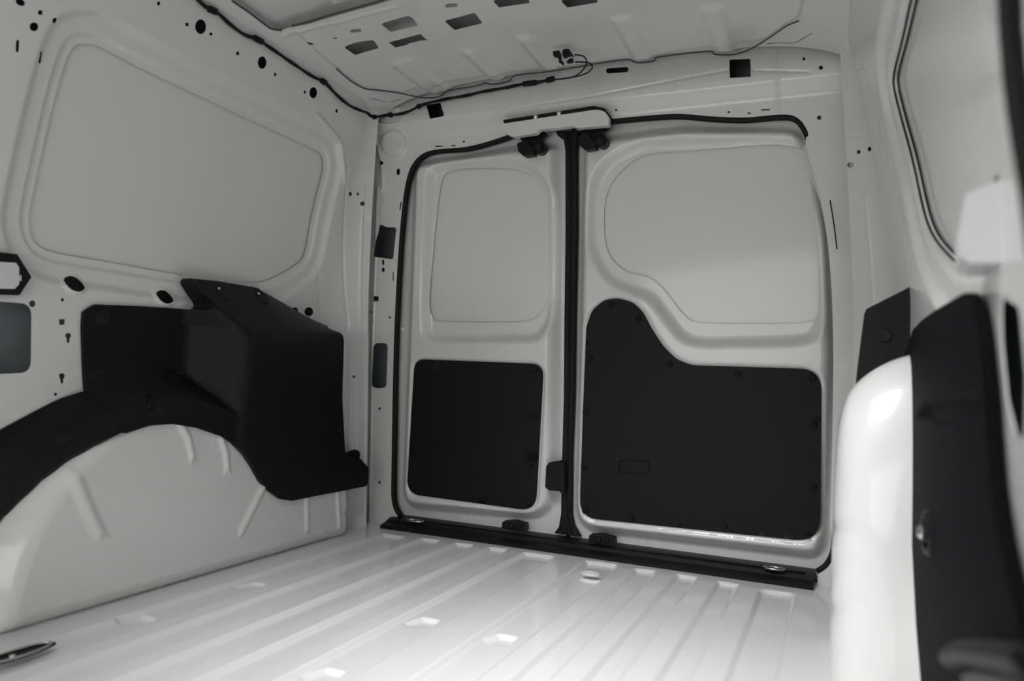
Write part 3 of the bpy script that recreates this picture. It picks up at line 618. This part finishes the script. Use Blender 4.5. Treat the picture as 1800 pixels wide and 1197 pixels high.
gl = RU(catmull([(1590, -60), (1579, 0), (1565, 75), (1552, 135), (1552, 160), (1566, 215), (1583, 280), (1602, 370), (1617, 415), (1640, 448), (1652, 462), (1662, 466)], False, 4))
wg = empty('window_gasket', tuple(RIGHT.P(gl)[40])); tag(wg, 'dark double rubber line round the blanked side window on the right wall', 'gasket')
gl2 = offset(resample(winR, 0.012), -0.010); gl2 = gl2[(gl2[:, 0] > 1.0)]
gp = resample(winR, 0.012)
ga, gb = RIGHT.P(gp) + RIGHT.N(gp) * -0.016, RIGHT.P(gp) + RIGHT.N(gp) * -0.026; k_ = len(gp)
me = bpy.data.meshes.new('window_return'); me.from_pydata(np.vstack([ga, gb]).tolist(), [], [(i, (i + 1) % k_, k_ + (i + 1) % k_, k_ + i) for i in range(k_)]); me.update(); link('window_return', me, PAINT, wall_right)
for off_ in (-0.0165, -0.0235): tube('gasket_lip', RIGHT.P(gp) + RIGHT.N(gp) * off_, 0.0017, RUBBER, wg, n=6, closed=True)
# sliding door seal
ds = empty('sliding_door_seal', tuple(on_x([(1780, 100)], 0.09)[0])); tag(ds, 'black rubber seal on the sliding door opening at the far right', 'seal')
sp = on_x(catmull([(1768, -150), (1772, 0), (1778, 90), (1792, 210), (1812, 330), (1830, 450)], False, 6), 0.085)
tube('seal_lip', sp, 0.0055, RUBBER, ds, n=12)
tube('seal_carrier', sp + np.array([0.004, 0.006, 0]), 0.004, BLACK, ds, n=8)

# right wheel arch (tall, rounded)
sil = on_y([(1456, 1230), (1459, 1100), (1461, 1000), (1464, 900), (1468, 820), (1473, 760), (1484, 712), (1502, 680), (1530, 654), (1560, 637), (1590, 626), (1612, 622)], 1.28)
sil[:, 0] = np.minimum(sil[:, 0], 0.125)
con = resample(catmull(sil[:, [0, 2]], False, 5), 0.010, False); con = np.vstack([con, [(0.125, con[-1, 1])]])
V = []; nq = 26; nc = len(con)
for iq in range(nq + 6):
    if iq <= nq: q = iq / nq; s = math.sin(q * math.pi / 2) ** 0.8; y = 1.29 - 0.10 * math.sqrt(max(0.0, 1 - s ** 4))
    else: s = 1.0; y = 1.29 + 0.05 * (iq - nq)
    for k, (x, z) in enumerate(con):
        px_, pz_ = 0.125 + (x - 0.125) * s, z * s
        for zg in (0.13, 0.255):
            px_ += 0.004 * math.exp(-((z - zg - 0.35 * (1 - s)) / 0.012) ** 2) * (1 if s > 0.6 else 0)
        V.append((px_, y, max(pz_, -0.01)))
F = [(i * nc + j, i * nc + j + 1, (i + 1) * nc + j + 1, (i + 1) * nc + j) for i in range(nq + 5) for j in range(nc - 1)]
me = bpy.data.meshes.new('wheel_arch'); me.from_pydata(V, [], F); me.update(); archR = link('wheel_arch', me, PAINT, wall_right)

# ------------------------------------------------------------------ black trims
def smin(a, b, k): h = np.clip(0.5 + 0.5 * (b - a) / k, 0, 1); return b * (1 - h) + a * h - k * h * (1 - h)
def smax(a, b, k): return -smin(-a, -b, k)
def trim_base(y, z, off=0.008):
    uv = np.stack([y, z], -1); h = arch_l.h * sstep(-sdf(uv, arch_l.p) / arch_l.w + 0.12)
    return wall_x(z) + h + off
def xb(z): return -1.258 + 0.02 * np.clip((z - 0.14) / 0.42, -0.2, 1.3)
def trim_box(y, z):
    base = trim_base(y, z)
    front = -1.358 + (y - 1.262) * 1.6
    ztop = np.where(y < 1.47, 0.672, 0.672 - (y - 1.47) * 0.30); slope = 0.118 / np.maximum(ztop - (0.54 + 0.083 * (y - 1.33)), 0.03)
    top = wall_x(z) + 0.008 + slope * np.maximum(ztop - z, 0)
    tongue = -1.352 + (y - 1.15) * 0.2 + np.clip((z - 0.585) * 0.9, 0, 0.1)
    fr = np.maximum(front, tongue * (z > 0.55) + (-9) * (z <= 0.55)) if False else front + np.clip((z - 0.55), 0, 0.2) * 0.55
    b = smin(smin(xb(z), fr, 0.014), top, 0.016)
    return smax(base, b, 0.006)
TB = Surf(lambda u, v: np.stack([trim_box(u, v), u, v], -1), (0.9, 1.9), (0.05, 0.7), 1)
TF = Surf(lambda u, v: np.stack([trim_base(u, v, 0.0055), u, v], -1), (0.5, 1.4), (0.0, 0.7), 1)
for S_ in (TB, TF):
    if S_.N(np.array([[1.1, 0.5]]))[0, 0] < 0: S_.sign *= -1
def yz(px, x): return [tuple(p[1:]) for p in on_x(px, x)]
rear_out = (yz([(152, 692), (149, 640), (147, 575)], -1.36) + yz([(150, 548), (170, 535), (250, 538), (322, 543), (340, 545), (348, 539), (346, 531), (322, 496), (328, 489), (380, 494), (445, 505), (500, 535), (560, 568)], -1.358)
            + yz([(592, 577), (601, 586), (604, 600), (605, 700)], -1.24) + yz([(606, 797)], -1.255) + yz([(630, 806), (645, 822), (645, 851), (640, 855), (560, 870), (510, 880), (490, 877), (472, 864), (455, 847), (440, 820), (425, 798), (405, 778), (385, 766), (345, 752), (300, 745), (260, 748)], -1.262)
            + yz([(203, 763)], -1.275) + yz([(180, 730)], -1.32))
rear_out = roundpoly(rear_out, 0.006, 3)
def to_wall(L, a):
    b = a.copy(); b[:, 0] = wall_x(L[:, 1]) - 0.002 + 0 * a[:, 0]; b[:, 0] = np.maximum(b[:, 0], a[:, 0] - 0.09); return b
trim_l = empty('side_lining', (-1.35, 1.4, 0.2)); tag(trim_l, 'black moulded plastic lining with box shaped bulge above the left wheel arch', 'lining')
def dense(lo, hi, s): U, V = np.meshgrid(np.arange(lo[0], hi[0], s), np.arange(lo[1], hi[1], s)); return np.stack([U.ravel(), V.ravel()], 1)
tb = panel('lining_shell', TB, rear_out, m=BLACK, parent=trim_l, g=0.02, rim=0, rimto=to_wall, extra=dense((1.2, 0.1), (1.9, 0.7), 0.008), ostep=0.008)
TBe = lambda px: TB.unp(px)
front_px = [(-90, 830), (-40, 780), (0, 757), (60, 725), (110, 699), (156, 684), (200, 718), (232, 752), (165, 780), (120, 803), (70, 840), (30, 878), (0, 908), (-30, 950), (-60, 1010), (-120, 1000)]
front_out = TF.unp(front_px)
trim_f = empty('arch_lining', (-1.33, 0.95, 0.2)); tag(trim_f, 'black plastic strip curving down the front of the left wheel arch', 'lining')
tf = panel('lining_shell', TF, front_out, m=BLACK, parent=trim_f, g=0.02, rim=0.012, extra=dense((0.6, 0.05), (1.1, 0.5), 0.012), ostep=0.01)
# fasteners, pockets on the lining
bm = bmesh.new(); add_lathe(bm, [(0.017, 0.001), (0.0155, 0.003), (0.012, 0.001), (0.009, 0.0005), (0.006, 0.0015), (0.0035, 0.004), (0, 0.004)], n=16); me_cup = bpy.data.meshes.new('fastener'); bm.to_mesh(me_cup); bm.free(); me_cup.materials.append(RUBBER)
def on_surf(S, px, me, parent, name='fastener', sc=1.0, m=RUBBER, off=0.0, sx=1.0):
    uv = S.unp([px]); p = S.P(uv)[0]; n = S.N(uv)[0]; o = link(name, me, m, None, True)
    o.matrix_world = frame(p + n * off, n) @ Matrix.Diagonal((sc * sx, sc, sc, 1)); o.parent = parent; o.matrix_parent_inverse = parent.matrix_world.inverted(); return o
for px in [(180, 558), (325, 568), (168, 661), (320, 655)]: on_surf(TB, px, me_cup, tb)
for px in [(465, 746), (567, 742), (497, 832), (478, 768)]: on_surf(TB, px, me_cup, tb, sc=0.35)
bm = bmesh.new(); add_lathe(bm, [(0.03, 0.0005), (0.0275, 0.002), (0.02, 0.001), (0, 0.0008)], n=20); me_pk = bpy.data.meshes.new('screw_pocket'); bm.to_mesh(me_pk); bm.free(); me_pk.materials.append(RUBBER)
bm = bmesh.new(); add_lathe(bm, [(0.0045, 0), (0.0045, 0.003), (0.003, 0.0045), (0, 0.0045)], n=12); me_sc = bpy.data.meshes.new('screw'); bm.to_mesh(me_sc); bm.free(); me_sc.materials.append(CHROME)
for px in [(390, 512), (460, 521)]:
    k = on_surf(TB, px, me_pk, tb, 'screw_pocket', 1.0, sx=0.55); on_surf(TB, (px[0] - 6, px[1] - 4), me_sc, tb, 'screw', 0.8, CHROME, 0.001)
def pocket(S, pts, parent, name='clip_pocket'):
    P = np.array(pts, float); c = P.mean(0); uv = S.unp(P); a = S.P(uv) + S.N(uv) * 0.0015; uvc = S.unp([c]); ctr = S.P(uvc)[0]
    bm = bmesh.new(); va = [bm.verts.new(p) for p in a]; vb = [bm.verts.new(p * 0.75 + ctr * 0.25 + S.N(uvc)[0] * 0.0005) for p in a]; n = len(va)
    for i in range(n): bm.faces.new((va[i], va[(i + 1) % n], vb[(i + 1) % n], vb[i]))
    bm.faces.new(vb); return bmobj(name, bm, RUBBER, parent, smooth=False)
pocket(TB, [(250, 697), (264, 693), (288, 722), (284, 729), (252, 730)], tb)
tube('pocket_rib', [TB.P(TB.unp([p]))[0] + [0.004, 0, 0] for p in ((261, 694), (260, 716))], 0.004, BLACK, tb)
pocket(TF, [(122, 705), (140, 697), (152, 703), (140, 716), (126, 714)], tf); pocket(TF, [(90, 770), (118, 762), (130, 772), (105, 788), (97, 786)], tf)
# black push knob behind the lining foot
p = on_x([(622, 800)], -1.29)[0]; kb = empty('retainer_knob', tuple(p)); tag(kb, 'black round retainer knob beside the foot of the left black lining, near the rear pillar', 'knob')
bm = bmesh.new(); add_lathe(bm, [(0, 0.02), (0.012, 0.018), (0.016, 0.01), (0.016, -0.05)], frame(p, (0.8, -0.6, 0.2)), 16); bmobj('knob_head', bm, BLACK, kb, smooth=True)
bm = bmesh.new(); add_lathe(bm, [(0, 0.026), (0.005, 0.025), (0.006, 0.018)], frame(p, (0.8, -0.6, 0.2)), 12); bmobj('knob_pin', bm, RUBBER, kb, smooth=True)

# right linings: mirrored box, and the near lining in front of it
trim_rb = empty('side_lining', (0.09, 1.5, 0.3)); tag(trim_rb, 'black moulded plastic lining behind the white wheel arch on the right', 'lining')
P0 = on_y(roundpoly([(1500, 720), (1506, 655), (1519, 552), (1523, 543), (1600, 504), (1607, 503), (1614, 530), (1622, 566), (1640, 640), (1640, 720)], 3, 3), 1.45); bm = bmesh.new()
a = [bm.verts.new(p) for p in P0]; b = [bm.verts.new((p[0] + 0.004, 1.74, p[2] - 0.03)) for p in P0]; n = len(a); bm.faces.new(a); bm.faces.new(b[::-1])
for i in range(n): bm.faces.new((a[i], a[(i + 1) % n], b[(i + 1) % n], b[i]))
rb = bmobj('lining_shell', bm, BLACK, trim_rb, bevel=0.004)
for px in ((1555, 590), (1572, 640)):
    p = on_y([px], 1.448)[0]; bm = bmesh.new(); add_lathe(bm, [(0.012, 0), (0.011, 0.003), (0.007, 0.001), (0, 0.003)], frame(p, (0, -1, 0)), 14); bmobj('fastener', bm, RUBBER, rb, smooth=True)
XR = 0.097
nl = [(1621, 562), (1640, 548), (1690, 517), (1700, 513), (1708, 522), (1716, 560), (1726, 660), (1738, 840), (1752, 940), (1775, 1040), (1800, 1130), (1835, 1230), (1870, 1400), (1700, 1400), (1640, 1300), (1621, 1230), (1610, 1100), (1600, 900), (1594, 700), (1590, 625), (1604, 580)]
nlp = np.array(yz(nl, XR)); nlp[:, 1] = np.maximum(nlp[:, 1], 0.005)
nlp = nlp[[i for i in range(len(nlp))]]
TR = Surf(lambda u, v: np.stack([XR + 0 * u, u, v], -1), (0.3, 1.6), (0, 0.7), 1)
if TR.N(np.array([[1.0, 0.5]]))[0, 0] > 0: TR.sign *= -1
trim_n = empty('near_lining', (0.1, 0.9, 0.2)); tag(trim_n, 'large black plastic lining on the right wall in the near foreground', 'lining')
keep = [nlp[0]]
for p in nlp[1:]:
    if np.linalg.norm(p - keep[-1]) > 0.004: keep.append(p)
recess = roundpoly(yz([(1608, 735), (1624, 705), (1665, 688), (1728, 684), (1734, 748), (1650, 754)], XR), 0.02, 5)
tn = panel('lining_shell', TR, np.array(keep), feats=[Step(recess, -0.010, 0.010, 0.006)], m=NEARB, parent=trim_n, g=0.03, rim=0.008, ostep=0.02)
p = on_x([(1634, 937)], XR)[0]
bm = bmesh.new(); Mf = frame(p, (-1, -0.15, 0)); add_lathe(bm, [(0.026, 0), (0.025, 0.004), (0.018, 0.005), (0.015, 0.002), (0.011, 0.002), (0.010, 0.008), (0.004, 0.010), (0, 0.008)], Mf, 20); bmobj('fastener', bm, BLACK, tn, smooth=True)
bm = bmesh.new(); add_lathe(bm, [(0, 0.013), (0.006, 0.012), (0.008, 0.009)], Mf, 14); bmobj('screw', bm, CHROME, tn, smooth=True)
# strap handle low in the foreground
hp = on_x([(1680, 1160), (1700, 1150), (1760, 1156), (1840, 1172)], XR - 0.012)
hd = empty('grab_handle', tuple(hp[0])); tag(hd, 'glossy black moulded handle low on the near black lining at the right', 'handle')
GLOSS = mat('gloss_black', (0.008, 0.008, 0.010), 0.5, bump=0.05, bscale=200, spec=0.12)
tube('handle_bar', catmull(hp, False, 6), 0.012, GLOSS, hd, n=14, flat=0.7); tube('handle_base', catmull(hp + np.array([0.012, 0, -0.012]), False, 6), 0.009, BLACK, hd, n=8)

# ------------------------------------------------------------------ latch housings on the side walls
hl_ = empty('catch_housing', tuple(on_x([(20, 482)], -1.36)[0])); tag(hl_, 'white plastic catch in black hexagonal gasket on the left wall edge', 'catch')
hexp = np.array(yz([(-70, 436), (26, 447), (51, 487), (30, 519), (-70, 516)], -1.362)); hexi = np.array(yz([(-70, 450), (22, 458), (40, 487), (24, 508), (-70, 505)], -1.362))
bm = bmesh.new()
for x0, x1, pp in ((-1.385, -1.355, hexp),):
    a = [bm.verts.new((x1, p[0], p[1])) for p in pp]; b = [bm.verts.new((x0, p[0], p[1])) for p in pp]; n = len(a); bm.faces.new(a); bm.faces.new(b[::-1])
    for i in range(n): bm.faces.new((a[i], a[(i + 1) % n], b[(i + 1) % n], b[i]))
bmobj('gasket', bm, RUBBER, hl_, bevel=0.003)
bp = np.array(yz([(-70, 458), (18, 462), (24, 470), (24, 500), (16, 508), (-70, 505)], -1.35)); bm = bmesh.new()
a = [bm.verts.new((-1.335, p[0], p[1])) for p in bp]; b = [bm.verts.new((-1.36, p[0], p[1])) for p in bp]; n = len(a); bm.faces.new(a); bm.faces.new(b[::-1])
for i in range(n): bm.faces.new((a[i], a[(i + 1) % n], b[(i + 1) % n], b[i]))
bmobj('catch_body', bm, WPLAST, hl_, bevel=0.004)
tp = np.array(yz([(26, 483), (36, 484), (36, 494), (26, 494)], -1.345)); bm = bmesh.new()
a = [bm.verts.new((-1.342, p[0], p[1])) for p in tp]; b = [bm.verts.new((-1.358, p[0], p[1])) for p in tp]; bm.faces.new(a); bm.faces.new(b[::-1])
for i in range(4): bm.faces.new((a[i], a[(i + 1) % 4], b[(i + 1) % 4], b[i]))
bmobj('catch_tab', bm, WPLAST, hl_, bevel=0.001)

hr_ = empty('catch_housing', tuple(on_y([(1740, 390)], 0.66)[0])); tag(hr_, 'white plastic catch housing sticking out of the right wall in the foreground', 'catch')
pp = on_y(roundpoly([(1697, 342), (1745, 320), (1800, 305), (1805, 440), (1770, 462), (1705, 462), (1687, 450), (1685, 400), (1690, 398)], 8, 4), 0.66); bm = bmesh.new()
a = [bm.verts.new(p) for p in pp]; b = [bm.verts.new(Vector(p) + Vector((0.006, 0.07, 0.0))) for p in pp]; n = len(a); bm.faces.new(a); bm.faces.new(b[::-1])
for i in range(n): bm.faces.new((a[i], a[(i + 1) % n], b[(i + 1) % n], b[i]))
bmobj('catch_body', bm, WPLAST, hr_, bevel=0.003, smooth=False)
for nm, pts in (('gasket_tip', [(1746, 318), (1762, 292), (1770, 312), (1768, 322)]), ('gasket_edge', [(1752, 462), (1790, 434), (1796, 444), (1756, 476)])):
    pq = on_y(pts, 0.672); bm = bmesh.new(); a = [bm.verts.new(p) for p in pq]; b = [bm.verts.new(Vector(p) + Vector((0.004, 0.02, 0))) for p in pq]; bm.faces.new(a); bm.faces.new(b[::-1])
    for i in range(4): bm.faces.new((a[i], a[(i + 1) % 4], b[(i + 1) % 4], b[i]))
    bmobj(nm, bm, RUBBER, hr_, bevel=0.001)

# ------------------------------------------------------------------ wiring harness
wp1 = [(300, -40), (338, -4), (358, 14), (378, 24), (400, 44), (425, 62), (448, 70), (475, 88), (510, 112), (545, 135), (566, 145), (585, 165), (607, 184), (628, 194), (642, 199), (652, 206)]
wp2 = [(684, 204), (705, 202), (722, 197), (745, 186), (780, 177), (820, 170), (850, 163), (885, 157), (920, 150), (950, 146), (975, 140)]
W1 = f_left(*LEFT.unp(wp1).T) + np.array([0.008, 0, 0]); HS = HD
W2 = HS.P(HS.unp(wp2)) + np.array([0, -0.008, 0])
Wp = resample(catmull(np.vstack([W1, W2]), False, 5), 0.01, False)
Wp = CAM + (Wp - CAM) * (1 - 0.025 * np.exp(-((Wp[:, 1] - 1.82) / 0.08) ** 2) * (Wp[:, 0] < -1.1))[:, None]
wh = empty('wiring_harness', tuple(Wp[0])); tag(wh, 'black taped wiring harness running along the left roof rail and header', 'wiring')
rr = 0.0042 + 0.0006 * np.sin(np.arange(len(Wp)) * 0.9); tube('loom', Wp, rr, WIRE, wh, n=8)
def clip(px, S, ln, name='clip', r=0.0075):
    p = S.P(S.unp([px]))[0] + (np.array([0.008, 0, 0]) if S is LEFT else np.array([0, -0.008, 0])); i = int(np.argmin(((Wp - p) ** 2).sum(1))); i = min(max(i, 1), len(Wp) - 2)
    t = Wp[i + 1] - Wp[i - 1]; t /= np.linalg.norm(t)
    tube(name, [Wp[i] - t * ln, Wp[i] - t * ln * 0.85, Wp[i] + t * ln * 0.85, Wp[i] + t * ln], [r * .7, r, r, r * .7], BLACK, wh, n=6)
for px, S, ln in [((372, 20), LEFT, 0.012), ((448, 70), LEFT, 0.015), ((566, 145), LEFT, 0.010), ((640, 198), LEFT, 0.006), ((683, 203), HD, 0.006), ((742, 187), HD, 0.006), ((932, 148), HD, 0.022), ((972, 140), HD, 0.012)]: clip(px, S, ln)
for pts, r in (([(975, 140), (1005, 136), (1022, 126), (1030, 114), (1031, 106), (1026, 99), (1018, 97), (1010, 96)], 0.0018), ([(975, 140), (1010, 135), (1030, 129), (1040, 121), (1040, 114), (1034, 110), (1020, 109), (1010, 109)], 0.0018)):
    P = on_y(catmull(pts, False, 5), 1.76); tube('branch_cable', P, r, WIRE, wh, n=6)
# lamp connector on the roof
lc = empty('lamp_connector', tuple(on_y([(990, 100)], 1.72)[0])); tag(lc, 'small black and white lamp connector hanging from the roof beside the looped cable', 'connector')
def blk(name, pts, y, th, m, bev=0.0008):
    P = on_y(pts, y); bm = bmesh.new(); a = [bm.verts.new(p) for p in P]; b = [bm.verts.new(Vector(p) + Vector((0, th, 0))) for p in P]; n = len(a); bm.faces.new(a); bm.faces.new(b[::-1])
    for i in range(n): bm.faces.new((a[i], a[(i + 1) % n], b[(i + 1) % n], b[i]))
    return bmobj(name, bm, m, lc, bevel=bev)
s13 = lambda pts: cr(960, 70, 13.3, pts)
blk('socket', s13([(155, 265), (300, 245), (330, 320), (325, 440), (290, 440), (230, 380), (165, 370)]), 1.72, 0.012, BLACK)
blk('plug', s13([(380, 250), (420, 210), (530, 210), (560, 260), (605, 320), (590, 350), (540, 340), (400, 400), (375, 340)]), 1.718, 0.016, BLACK)
blk('terminal', s13([(290, 440), (330, 440), (400, 520), (390, 575), (365, 570), (350, 520), (300, 530)]), 1.72, 0.008, BLACK)
blk('terminal', s13([(470, 500), (560, 430), (620, 430), (615, 515), (490, 535)]), 1.72, 0.008, BLACK)
blk('housing', s13([(330, 330), (430, 330), (620, 400), (640, 480), (560, 560), (400, 500)]), 1.73, 0.012, WPLAST)

# ------------------------------------------------------------------ outer body round the load space, open at the right sliding door
def xo(z): return float(wall_x(z)) - 0.075
prof = [(-1.42, -0.05), (xo(0.3), 0.0), (xo(0.6), 0.6), (xo(0.9), 0.9), (xo(1.15), 1.15), (-1.32, 1.30), (-1.2, 1.385), (-0.63, 1.42)]
prof = prof + [(2 * XM - x, z) for x, z in prof[:-1][::-1]]
bm = bmesh.new(); ys = [-1.0, -0.75, 0.80, 2.07]; rows = [[bm.verts.new((x, y, z)) for x, z in prof] for y in ys]; k = len(prof)
for i in range(3):
    for j in range(k):
        if i == 1 and j in (8, 9, 10, 11, 12, 13): continue          # the open sliding door
        bm.faces.new((rows[i][j], rows[i][(j + 1) % k], rows[i + 1][(j + 1) % k], rows[i + 1][j]))
bm.faces.new(rows[-1]); bm.faces.new(rows[1][::-1])
o = bmobj('outer_body', bm, SKIN); struct(o)
